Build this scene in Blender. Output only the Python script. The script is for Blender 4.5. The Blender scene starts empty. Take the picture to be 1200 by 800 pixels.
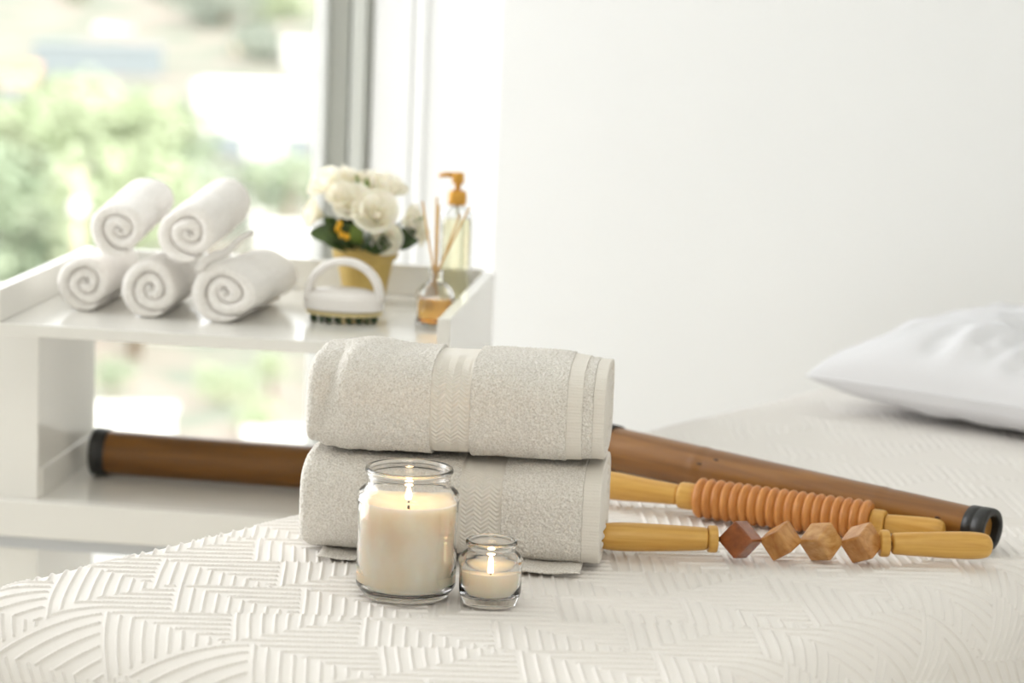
import bpy, bmesh, math, random
import numpy as np
from mathutils import Vector, Matrix
random.seed(7)
rng = np.random.default_rng(11)
SC = bpy.context.scene
COL = SC.collection
PI = math.pi

# ------------------------------------------------------------------ camera
PITCH, ROLL, CAMZ = math.radians(9.4), math.radians(2.3), 1.37
fwd = Vector((0, math.cos(PITCH), -math.sin(PITCH)))
rt = Vector((1, 0, 0)); up = Vector((0, math.sin(PITCH), math.cos(PITCH)))
cx = rt*math.cos(ROLL) + up*math.sin(ROLL)
cy = up*math.cos(ROLL) - rt*math.sin(ROLL)
cam_d = bpy.data.cameras.new('camera'); cam = bpy.data.objects.new('camera', cam_d); COL.objects.link(cam)
M = Matrix((cx, cy, -fwd)).transposed().to_4x4(); M.translation = (0, 0, CAMZ)
cam.matrix_world = M
cam_d.sensor_width = 36; cam_d.lens = 90; cam_d.clip_start = .05; cam_d.clip_end = 500
cam_d.dof.use_dof = True; cam_d.dof.focus_distance = 2.60; cam_d.dof.aperture_fstop = 4.0
SC.camera = cam
SC.view_settings.view_transform = 'Standard'; SC.view_settings.look = 'None'
SC.view_settings.gamma = 1.0; SC.view_settings.use_curve_mapping = False
SC.view_settings.exposure = 0.5
SC.cycles.max_bounces = 24; SC.cycles.transmission_bounces = 24; SC.cycles.transparent_max_bounces = 16
SC.cycles.diffuse_bounces = 6; SC.cycles.sample_clamp_indirect = 6.0

# ------------------------------------------------------------------ daylight
W = bpy.data.worlds.new('sky'); SC.world = W; W.use_nodes = True
wn = W.node_tree; bg = wn.nodes['Background']
bg.inputs['Color'].default_value = (.98, .975, .985, 1); bg.inputs['Strength'].default_value = 2.3
sd = bpy.data.lights.new('sun', 'SUN'); sd.energy = 2.9; sd.angle = math.radians(2); sd.color = (1, .97, .9)
so = bpy.data.objects.new('sun', sd); COL.objects.link(so)
so.rotation_euler = Vector((-.45, .62, -.66)).to_track_quat('-Z', 'Y').to_euler()
YAW = -math.radians(6.4)                        # the room is turned a little from the camera
def room_pt(x, y, z=0):
    return Vector((x*math.cos(YAW) - y*math.sin(YAW), x*math.sin(YAW) + y*math.cos(YAW), z))
def area(name, loc, direction, sx, sy, power, color=(1, 1, 1)):
    d = bpy.data.lights.new(name, 'AREA'); d.shape = 'RECTANGLE'; d.size = sx; d.size_y = sy; d.energy = power; d.color = color
    o = bpy.data.objects.new(name, d); COL.objects.link(o); o.location = loc
    o.rotation_euler = direction.to_track_quat('-Z', 'Z').to_euler(); return o
def rdir(x, y, z): return room_pt(x, y, z)
# daylight through the glazed bay on the left, and an added warm fill below the ceiling, no fixture
area('left_window_daylight', room_pt(-2.55, 3.42, 1.45), rdir(1, -.3, -.15), 1.5, 2.0, 24, (.97, .99, 1))
area('warm_ceiling_fill', room_pt(.3, .5, 2.58), rdir(.02, .25, -1), 1.2, 1.2, 19, (1, .94, .86))

# ------------------------------------------------------------------ materials
def lin(r, g, b):
    f = lambda v: (v/255/12.92) if v/255 <= .04045 else ((v/255+.055)/1.055)**2.4
    return (f(r), f(g), f(b), 1)
def mat(name, col, rough=.5, spec=.5, **kw):
    m = bpy.data.materials.new(name); m.use_nodes = True
    b = m.node_tree.nodes['Principled BSDF']
    b.inputs['Base Color'].default_value = col; b.inputs['Roughness'].default_value = rough
    b.inputs['Specular IOR Level'].default_value = spec
    for k, v in kw.items(): b.inputs[k.replace('_', ' ')].default_value = v
    return m
def nodes(m): return m.node_tree.nodes, m.node_tree.links, m.node_tree.nodes['Principled BSDF']
def coords(m, scale=(1, 1, 1), rot=(0, 0, 0)):
    N, L, b = nodes(m); tc = N.new('ShaderNodeTexCoord'); mp = N.new('ShaderNodeMapping')
    mp.inputs['Scale'].default_value = scale; mp.inputs['Rotation'].default_value = rot
    L.new(tc.outputs['Object'], mp.inputs['Vector']); return mp.outputs['Vector']
def noise_col(m, c1, c2, scale=5, mscale=(1, 1, 1), detail=4, lo=.35, hi=.65, dist=0):
    N, L, b = nodes(m); v = coords(m, mscale); t = N.new('ShaderNodeTexNoise')
    t.inputs['Scale'].default_value = scale; t.inputs['Detail'].default_value = detail; t.inputs['Distortion'].default_value = dist
    r = N.new('ShaderNodeValToRGB'); r.color_ramp.elements[0].position = lo; r.color_ramp.elements[1].position = hi
    r.color_ramp.elements[0].color = c1; r.color_ramp.elements[1].color = c2
    L.new(v, t.inputs['Vector']); L.new(t.outputs['Fac'], r.inputs['Fac']); L.new(r.outputs['Color'], b.inputs['Base Color'])
    return t
def noise_bump(m, scale, strength, dist=.001, mscale=(1, 1, 1)):
    N, L, b = nodes(m); v = coords(m, mscale); t = N.new('ShaderNodeTexNoise'); t.inputs['Scale'].default_value = scale
    t.inputs['Detail'].default_value = 3
    bp = N.new('ShaderNodeBump'); bp.inputs['Strength'].default_value = strength; bp.inputs['Distance'].default_value = dist
    L.new(v, t.inputs['Vector']); L.new(t.outputs['Fac'], bp.inputs['Height']); L.new(bp.outputs['Normal'], b.inputs['Normal'])
def wood(name, c1, c2, mscale, rough=.38, scale=9):
    m = mat(name, c1, rough); noise_col(m, c1, c2, scale, mscale, 5, .3, .7, .6); return m
def glass(name, col=(1, 1, 1, 1), ior=1.45):
    m = mat(name, col, .0, .5); b = nodes(m)[2]
    b.inputs['Transmission Weight'].default_value = 1; b.inputs['IOR'].default_value = ior; return m
def pane_glass(name):
    m = bpy.data.materials.new(name); m.use_nodes = True; N, L = m.node_tree.nodes, m.node_tree.links
    N.remove(N['Principled BSDF']); out = N['Material Output']
    t = N.new('ShaderNodeBsdfTransparent'); t.inputs[0].default_value = (.97, .985, .975, 1)
    g = N.new('ShaderNodeBsdfGlossy'); g.inputs['Roughness'].default_value = .02
    fr = N.new('ShaderNodeFresnel'); fr.inputs['IOR'].default_value = 1.45
    mx = N.new('ShaderNodeMixShader'); L.new(fr.outputs[0], mx.inputs[0]); L.new(t.outputs[0], mx.inputs[1]); L.new(g.outputs[0], mx.inputs[2])
    L.new(mx.outputs[0], out.inputs['Surface']); return m
def emit(name, col, s):
    m = bpy.data.materials.new(name); m.use_nodes = True; N, L = m.node_tree.nodes, m.node_tree.links
    N.remove(N['Principled BSDF']); e = N.new('ShaderNodeEmission'); e.inputs[0].default_value = col; e.inputs[1].default_value = s
    L.new(e.outputs[0], N['Material Output'].inputs['Surface']); return m

m_wall = mat('white_paint', lin(249, 250, 250), .6, .3); noise_bump(m_wall, 60, .05)
m_floor = mat('pale_floor_tile', lin(226, 222, 212), .25)
noise_col(m_floor, lin(222, 218, 208), lin(232, 229, 220), 3)
m_ceil = mat('ceiling_paint', lin(246, 248, 248), .7)
m_alu = mat('window_frame_grey', lin(206, 208, 202), .35)
m_aluw = mat('window_frame_white', lin(236, 238, 236), .35)
m_alud = mat('window_gasket', lin(140, 146, 138), .5)
m_pane = pane_glass('window_glass')
m_lacq = mat('white_lacquer', lin(232, 230, 224), .16, .6); noise_bump(m_lacq, 15, .03)
m_grey_l = mat('grey_lacquer', lin(196, 198, 200), .3)
m_cloth = mat('ribbed_cotton', lin(240, 236, 231), .9, .15, Sheen_Weight=.15); noise_bump(m_cloth, 900, .35, .0006)
m_sheet = mat('white_cotton', lin(230, 230, 233), .8, .2); noise_bump(m_sheet, 500, .1, .0004)
m_mattress = mat('mattress_vinyl', lin(225, 220, 210), .5)
m_leg = mat('beech_leg', lin(190, 150, 100), .5)
m_terry = mat('beige_terry', lin(232, 228, 221), .95, .1, Sheen_Weight=.25, Sheen_Roughness=.6)
noise_col(m_terry, lin(214, 208, 198), lin(240, 236, 229), 520, (1, 1, 1), 3, .33, .6); noise_bump(m_terry, 700, .6, .0012)
m_weave = mat('beige_weave', lin(230, 225, 216), .8, .15, Sheen_Weight=.1); noise_bump(m_weave, 1200, .25, .0004)
m_rterry = mat('white_terry', lin(236, 231, 224), .95, .1, Sheen_Weight=.2)
noise_col(m_rterry, lin(236, 232, 227), lin(246, 243, 239), 300); noise_bump(m_rterry, 450, .5, .0012)
m_glass = glass('clear_glass'); m_wax = mat('cream_wax', lin(253, 238, 210), .4, .4, Subsurface_Weight=.8, Subsurface_Scale=.03)
nodes(m_wax)[2].inputs['Subsurface Radius'].default_value = (1, .78, .58)
noise_col(m_wax, lin(250, 227, 197), lin(254, 240, 222), 28, (1, 1, .6), 3, .35, .65)
m_wick = mat('charred_wick', lin(45, 38, 32), .9)
m_flame_core = emit('flame_core', (1, .83, .55, 1), 3.2)
_n, _l = m_flame_core.node_tree.nodes, m_flame_core.node_tree.links
_lw = _n.new('ShaderNodeLayerWeight'); _lw.inputs['Blend'].default_value = .5
_rp = _n.new('ShaderNodeValToRGB'); _rp.color_ramp.elements[0].position = .25; _rp.color_ramp.elements[1].position = .85
_rp.color_ramp.elements[0].color = (1, .86, .6, 1); _rp.color_ramp.elements[1].color = (.75, .2, .06, 1)
_l.new(_lw.outputs['Facing'], _rp.inputs['Fac']); _l.new(_rp.outputs['Color'], _n['Emission'].inputs['Color'])
XG = (1.2, 14, 14)
m_handle = wood('honey_wood', lin(198, 146, 64), lin(222, 176, 92), XG)
m_ridge = wood('orange_wood', lin(188, 118, 54), lin(208, 142, 72), (30, 5, 5), .4)
m_cubes = [wood('dark_cube_wood', lin(128, 70, 36), lin(158, 92, 50), (4, 16, 16), .24),
           wood('tan_cube_wood', lin(164, 104, 48), lin(206, 154, 88), (4, 18, 8), .24),
           wood('gold_cube_wood', lin(172, 116, 58), lin(212, 166, 104), (5, 8, 18), .2),
           wood('amber_cube_wood', lin(170, 112, 56), lin(204, 152, 92), (5, 16, 12), .22)]
m_steel = mat('dark_steel', lin(60, 60, 58), .35, Metallic=.8)
m_bamboo = wood('smoked_bamboo', lin(112, 70, 26), lin(150, 102, 44), (1, 12, 12), .28, 6)
m_bamboo2 = wood('dark_bamboo', lin(98, 62, 18), lin(128, 84, 28), (1, 12, 12), .3, 6)
m_bamin = wood('bamboo_inside', lin(170, 118, 50), lin(196, 146, 74), (2, 6, 6), .6)
m_tape = mat('black_tape', lin(30, 29, 28), .42); noise_bump(m_tape, 200, .3)
m_knot = mat('dark_knot', lin(62, 38, 22), .5)
m_pot = mat('gold_pot', lin(196, 168, 92), .45); noise_col(m_pot, lin(188, 158, 84), lin(204, 178, 104), 18)
m_soil = mat('pot_moss', lin(70, 80, 40), .9)
m_petal = mat('ivory_petal', lin(255, 252, 242), .6, .2, Subsurface_Weight=.2, Subsurface_Scale=.005)
_n, _l, _b = nodes(m_petal); _t = _n.new('ShaderNodeBsdfTranslucent'); _t.inputs[0].default_value = lin(255, 252, 240)
_m = _n.new('ShaderNodeMixShader'); _m.inputs[0].default_value = .5
_l.new(_b.outputs[0], _m.inputs[1]); _l.new(_t.outputs[0], _m.inputs[2]); _l.new(_m.outputs[0], _n['Material Output'].inputs['Surface'])
m_leaf = mat('dark_leaf', lin(52, 74, 32), .4); noise_col(m_leaf, lin(36, 56, 24), lin(84, 106, 48), 30)
m_leafl = mat('light_leaf', lin(120, 142, 62), .5)
m_yel = mat('yellow_bud', lin(226, 170, 30), .6)
m_bottle = glass('bottle_glass', (1, 1, 1, 1))
def liquid(name, col, dens):
    m = glass(name, (1, 1, 1, 1), 1.36); N, L = m.node_tree.nodes, m.node_tree.links
    a = N.new('ShaderNodeVolumeAbsorption'); a.inputs['Color'].default_value = col; a.inputs['Density'].default_value = dens
    L.new(a.outputs[0], N['Material Output'].inputs['Volume']); return m
m_orange = liquid('orange_oil', (.985, .79, .22, 1), 66); m_yoil = liquid('yellow_oil', (.97, .93, .30, 1), 13)
m_gold = mat('gold_plastic', lin(216, 160, 66), .3, Metallic=.35)
m_reed = mat('rattan_reed', lin(214, 176, 118), .7)
m_tube = mat('clear_tube', lin(230, 230, 200), .3)
m_plastic = mat('white_plastic', lin(240, 236, 232), .18, .6)
m_ring = mat('cream_ring', lin(222, 206, 152), .4)
m_nub = mat('dark_green_nub', lin(52, 74, 48), .5)

# ------------------------------------------------------------------ mesh helpers
def link(name, me, m=None, parent=None, smooth=True):
    o = bpy.data.objects.new(name, me); COL.objects.link(o)
    if m is not None:
        me.materials.clear(); me.materials.append(m)
    if parent is not None: o.parent = parent
    if smooth and len(me.polygons): me.polygons.foreach_set('use_smooth', np.ones(len(me.polygons), bool))
    return o
def grid_mesh(name, P, m=None, parent=None, cu=False, cv=False, smooth=True, caps=False):
    nu, nv = P.shape[:2]; me = bpy.data.meshes.new(name)
    I = np.arange(nu*nv).reshape(nu, nv)
    a = np.concatenate([I, I[:1]]) if cu else I
    a = np.concatenate([a, a[:, :1]], 1) if cv else a
    q = np.stack([a[:-1, :-1], a[1:, :-1], a[1:, 1:], a[:-1, 1:]], -1).reshape(-1, 4)
    V = P.reshape(-1, 3).astype(np.float32); nq = len(q)
    loops = q.ravel(); starts = np.arange(nq)*4; tot = np.full(nq, 4)
    if caps:
        c0 = a[0, :nv][::-1]; c1 = a[-1, :nv]
        loops = np.concatenate([loops, c0, c1]); starts = np.concatenate([starts, [nq*4, nq*4+nv]]); tot = np.concatenate([tot, [nv, nv]])
    me.vertices.add(len(V)); me.vertices.foreach_set('co', V.ravel())
    me.loops.add(len(loops)); me.loops.foreach_set('vertex_index', loops.astype(np.int32))
    me.polygons.add(len(starts)); me.polygons.foreach_set('loop_start', starts.astype(np.int32)); 
    me.update(calc_edges=True); me.validate()
    return link(name, me, m, parent, smooth)
def fix(o):
    bm = bmesh.new(); bm.from_mesh(o.data); bmesh.ops.recalc_face_normals(bm, faces=bm.faces); bm.to_mesh(o.data); bm.free(); return o
def lathe(name, prof, n=64, m=None, parent=None, closed=False, axis='z', caps=False):
    prof = np.array(prof, float); th = np.linspace(0, 2*PI, n, endpoint=False)
    P = np.zeros((len(prof), n, 3)); P[..., 0] = prof[:, :1]*np.cos(th); P[..., 1] = prof[:, :1]*np.sin(th); P[..., 2] = prof[:, 1:2]
    if axis == 'x': P = np.stack([P[..., 2], P[..., 0], P[..., 1]], -1)
    o = grid_mesh(name, P, m, parent, cu=closed, cv=True, caps=caps and not closed)
    bm = bmesh.new(); bm.from_mesh(o.data); bmesh.ops.remove_doubles(bm, verts=bm.verts, dist=1e-6); bmesh.ops.recalc_face_normals(bm, faces=bm.faces)
    bm.to_mesh(o.data); bm.free()
    o.data.polygons.foreach_set('use_smooth', np.ones(len(o.data.polygons), bool)); return o
def smooth_prof(pts, k=2):
    p = np.array(pts, float)
    for _ in range(k):
        q = [p[0]]
        for a, b in zip(p[:-1], p[1:]): q += [a*.75+b*.25, a*.25+b*.75]
        q.append(p[-1]); p = np.array(q)
    return p
def boxes(name, specs, m, parent=None, bevel=.002, seg=2):
    bm = bmesh.new()
    for (x0, x1, y0, y1, z0, z1) in specs:
        r = bmesh.ops.create_cube(bm, size=1)
        for v in r['verts']:
            v.co = ((x0+x1)/2 + v.co.x*(x1-x0), (y0+y1)/2 + v.co.y*(y1-y0), (z0+z1)/2 + v.co.z*(z1-z0))
    if bevel: bmesh.ops.bevel(bm, geom=bm.edges[:], offset=bevel, segments=seg, profile=.5, affect='EDGES')
    me = bpy.data.meshes.new(name); bm.to_mesh(me); bm.free()
    return link(name, me, m, parent, smooth=False)
def tube(name, pts, rad, m=None, parent=None, n=12, caps=True):
    pts = [Vector(p) for p in pts]; rad = [rad]*len(pts) if not hasattr(rad, '__len__') else rad
    P = np.zeros((len(pts), n, 3)); ref = None
    for i, p in enumerate(pts):
        t = (pts[min(i+1, len(pts)-1)] - pts[max(i-1, 0)]).normalized()
        if ref is None: ref = t.orthogonal().normalized()
        ref = (ref - t*ref.dot(t)).normalized(); b = t.cross(ref)
        for k in range(n):
            a = 2*PI*k/n; P[i, k] = p + (ref*math.cos(a) + b*math.sin(a))*rad[i]
    return fix(grid_mesh(name, P, m, parent, cv=True, caps=caps))
def empty(name, loc, rz=0, rot=None):
    o = bpy.data.objects.new(name, None); COL.objects.link(o); o.location = loc; o.empty_display_size = .05
    o.rotation_euler = rot if rot is not None else (0, 0, rz); return o
def tag(o, label, cat, group=None, kind=None):
    o['label'] = label; o['category'] = cat
    if group: o['group'] = group
    if kind: o['kind'] = kind
    return o
def struct(o, rot=True):
    o['kind'] = 'structure'
    if rot: o.rotation_euler[2] = YAW
    return o
def box_smooth(a, k):
    """smooth a 2-D array with a small cyclic box kernel"""
    out = np.zeros_like(a)
    for d in range(-k, k+1): out += np.roll(a, d, 0)
    a = out/(2*k+1); out = np.zeros_like(a)
    for d in range(-k, k+1): out += np.roll(a, d, 1)
    return out/(2*k+1)
def vnoise(x, y, seed=0):
    """smooth value noise on arrays"""
    xi = np.floor(x).astype(int); yi = np.floor(y).astype(int); fx = x-xi; fy = y-yi
    fx = fx*fx*(3-2*fx); fy = fy*fy*(3-2*fy)
    def h(i, j):
        n = (i*374761393 + j*668265263 + seed*144665) & 0x7fffffff
        n = ((n ^ (n >> 13))*1274126177) & 0x7fffffff
        return ((n ^ (n >> 16)) & 0xffff)/65535.*2-1
    return (h(xi, yi)*(1-fx)+h(xi+1, yi)*fx)*(1-fy) + (h(xi, yi+1)*(1-fx)+h(xi+1, yi+1)*fx)*fy

# ------------------------------------------------------------------ the room
WY = 4.25                                        # window wall
struct(boxes('floor', [(-2.7, 2.3, -1.3, 4.5, -.05, 0)], m_floor, bevel=0))
struct(boxes('ceiling', [(-2.7, 2.3, -1.3, 4.5, 2.62, 2.7)], m_ceil, bevel=0))
struct(boxes('wall_rear', [(-2.7, -.6, -1.35, -1.25, 0, 2.62), (2.2, 2.3, -1.35, -1.25, 0, 2.62), (-.6, 2.2, -1.35, -1.25, 0, 2.62)], m_wall, bevel=0))
struct(boxes('wall_right', [(2.2, 2.3, -1.25, 4.5, 0, 2.62)], m_wall, bevel=0))
struct(boxes('wall_left', [(-2.7, -2.6, -1.35, 2.6, 0, 2.62), (-2.7, -2.6, 2.6, 4.25, 0, .3), (-2.7, -2.6, 2.6, 4.25, 2.45, 2.62)], m_wall, bevel=0))
# wall with the window: under-sill piece, head piece, and the stretch to the right of the window
struct(boxes('wall_back', [(-2.7, -.7295, WY, WY+.18, 0, .30), (-2.7, -.7295, WY, WY+.18, 2.45, 2.62), (-.7295, 2.3, WY, WY+.18, 0, 2.62)], m_wall, bevel=0))
struct(boxes('wall_pier', [(-.512, 2.2, WY-.06, WY-.001, 0, 2.62)], m_wall, bevel=.004))
win = struct(boxes('window_1', [(-.8255, -.806, WY-.02, WY+.05, .30, 2.45), 
                               (-2.7, -.8255, WY-.02, WY+.05, .30, .345), (-2.7, -.8255, WY-.02, WY+.05, 2.40, 2.45)], m_aluw, bevel=.002))
boxes('jamb', [(-.806, -.7725, WY+.01, WY+.06, .30, 2.45), (-.765, -.7415, WY-.01, WY+.03, .30, 2.45), (-.7415, -.7335, WY+.005, WY+.05, .30, 2.45)], m_alu, win, .002)['label'] = 'grey aluminium window jamb'
boxes('gasket', [(-.7725, -.765, WY+.03, WY+.06, .30, 2.45), (-.7335, -.7295, WY+.02, WY+.06, .30, 2.45)], m_alud, win, 0)['label'] = 'dark rubber gasket strip'
boxes('pane', [(-2.7, -.8255, WY+.012, WY+.018, .345, 2.40)], m_pane, win, 0)
struct(boxes('trim_1', [(-.672, -.664, WY-.003, WY-.0005, 0, 2.62), (-.652, -.640, WY-.005, WY-.0005, 0, 2.62)], m_wall, bevel=.002))

# ------------------------------------------------------------------ bed: massage table, cover
BA = math.radians(36.8)
ES = np.array([math.sin(BA), math.cos(BA), 0]); ET = np.array([math.cos(BA), -math.sin(BA), 0])
BZ = .70
def bed_pt(s, t, z=0): return Vector(ES*s + ET*t) + Vector((0, 0, z))
tbl = empty('massage_table', (0, 0, 0)); tbl.rotation_euler[2] = PI/2 - BA           # local x = along the bed, local y = towards its far side
tag(tbl, 'massage table hidden under the white ribbed bedspread', 'table')
S0, S1, T0, T1 = 1.66, 3.43, -1.86, -1.17
boxes('mattress', [(S0+.02, S1, -T1, -T0, .60, .684)], m_mattress, tbl, .02, 3)
boxes('table_frame', [(S0+.05, S1-.03, -T1+.03, -T0-.03, .53, .5995)], m_leg, tbl, .004)
for sx in (S0+.1, S1-.15):
    for ty in (-T1+.08, -T0-.12): boxes('leg', [(sx, sx+.05, ty, ty+.05, .0, .5295)], m_leg, tbl, .004)

def ribs(s, t):
    """cord height of the woven zig-zag pattern at flattened cloth coordinates"""
    ca, sa = math.cos(math.radians(50)), math.sin(math.radians(50))
    p = s*ca + t*sa + .004*vnoise(s*9, t*9, 1); q = t*ca - s*sa + .004*vnoise(s*8, t*8, 2)
    c = .100; cw = .125
    j = np.floor(q/c); off = (j*.37 + .13*np.sin(j*2.3))*c
    pp = (p-off)/cw; i = np.floor(pp); u = pp-i; v = q/c-j
    alt = np.mod(i+2*j, 3) == 0
    along = np.where(alt, u+v > 1.0, u > v)        # which half of the cell holds the crosswise cords
    nA, nB = 6, 10
    pitchA = c/nA; pitchB = cw/nB
    dA = np.abs(v*nA - np.floor(v*nA) - .5)*pitchA
    dB = np.abs(u*nB - np.floor(u*nB) - .5)*pitchB
    d = np.where(along, dA, dB)
    tw = np.where(along, p, q)
    return (.0025 + .0004*np.sin(tw*2*PI/.0042))*np.exp(-(d/.00115)**2)
def fold(a, e, R):
    """distance past the fold line e -> offset outwards, drop, tilt"""
    d = np.clip(a-e, 0, None); th = np.clip(d/R, 0, PI/2)
    out = np.minimum(a, e) + R*np.sin(th); drop = R*(1-np.cos(th)) + np.clip(d-R*PI/2, 0, None)
    return out, drop, th
def axis_samples(*segs):
    return np.concatenate([np.arange(a, b, st) for a, b, st in segs])
sv = axis_samples((1.36, 2.70, .0012), (2.70, 3.47, .0026))
tv = axis_samples((-2.08, -1.92, .004), (-1.92, -.95, .0012))
Sg, Tg = np.meshgrid(sv, tv, indexing='ij')
so_, sdrop, sth = fold(-Sg, -1.69, .075); so_ = -so_
tn, tdrop, tth = fold(Tg, -1.20, .062)
tf, fdrop, fth = fold(-tn, 1.855, .04)
tt = np.where(Tg < -1.6, -tf, tn)
drop = sdrop + tdrop + fdrop
h = ribs(Sg, Tg)
nx = -np.sin(sth); nt = np.sin(tth) - np.sin(fth); nz = np.cos(sth)*np.cos(tth)*np.cos(fth) + 1e-3
nl = np.sqrt(nx**2+nt**2+nz**2)
base = BZ - .0016 - drop + .0012*vnoise(Sg*6, Tg*6, 5)*0
# soft drape waves on the hanging sides
wave = .006*np.sin(Sg*22)*np.clip(tdrop/.12, 0, 1) + .006*np.sin(Tg*20+1)*np.clip(sdrop/.12, 0, 1)
P = (ES*(so_ + (h+wave*0)*nx/nl)[..., None] + ET*(tt + (h+wave)*nt/nl)[..., None]); P[..., 2] = base + h*nz/nl
cover = fix(grid_mesh('bedspread', P, m_cloth))
tag(cover, 'white bedspread with raised zigzag cords draped over the massage table', 'bedspread')

# pillow
pl = empty('pillow', bed_pt(3.30, -1.425, BZ+.0535)); pl.rotation_euler[2] = PI/2 - BA
tag(pl, 'plump white pillow lying at the head of the bed', 'pillow')
n = 110; g = np.linspace(-1, 1, n); g = np.sign(g)*np.abs(g)**.8
U, V = np.meshgrid(g, g, indexing='ij'); HX, HY = .225, .36
def pillow_side(sgn):
    x = HX*U*(1-.07*(1-V**2)); y = HY*V*(1-.06*(1-U**2))
    th_ = np.clip((1-U**4)*(1-V**4), 0, 1)**.42*(.80+.20*np.clip((1-U**2)*(1-V**2), 0, 1)**.5)
    hz = (.045 + .053*np.exp(-(np.minimum(V-.52, 0)/.42)**2)) if sgn > 0 else .052
    edge = np.clip((1-U**2)*(1-V**2)*4, 0, 1)
    wr = .9*(.007*vnoise(U*3+V*9, V*4-U*2, 3) + .004*vnoise(U*10+V*3, V*14, 4) + .006*vnoise(V*12, U*2.2, 9)*np.exp(-((U+.65)/.35)**2) + .010*vnoise(U*2+V*16, V*3, 12)*np.exp(-((U+.75)/.25)**2))
    z = sgn*hz*th_ + (wr if sgn > 0 else wr*.3)*edge
    if sgn < 0: z = np.maximum(z, -.0525)
    return np.stack([x, y, z], -1)
fix(grid_mesh('case', np.concatenate([pillow_side(1), pillow_side(-1)[::-1]], 0), m_sheet, pl))
bnd = [(-1, v) for v in np.linspace(-1, 1, 30)] + [(u, 1) for u in np.linspace(-1, 1, 20)] + [(1, v) for v in np.linspace(1, -1, 30)] + [(u, -1) for u in np.linspace(1, -1, 20)]
tube('seam', [(HX*u*(1-.07*(1-v*v)), HY*v*(1-.06*(1-u*u)), 0) for u, v in bnd], .0016, m_sheet, pl, 6)

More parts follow.
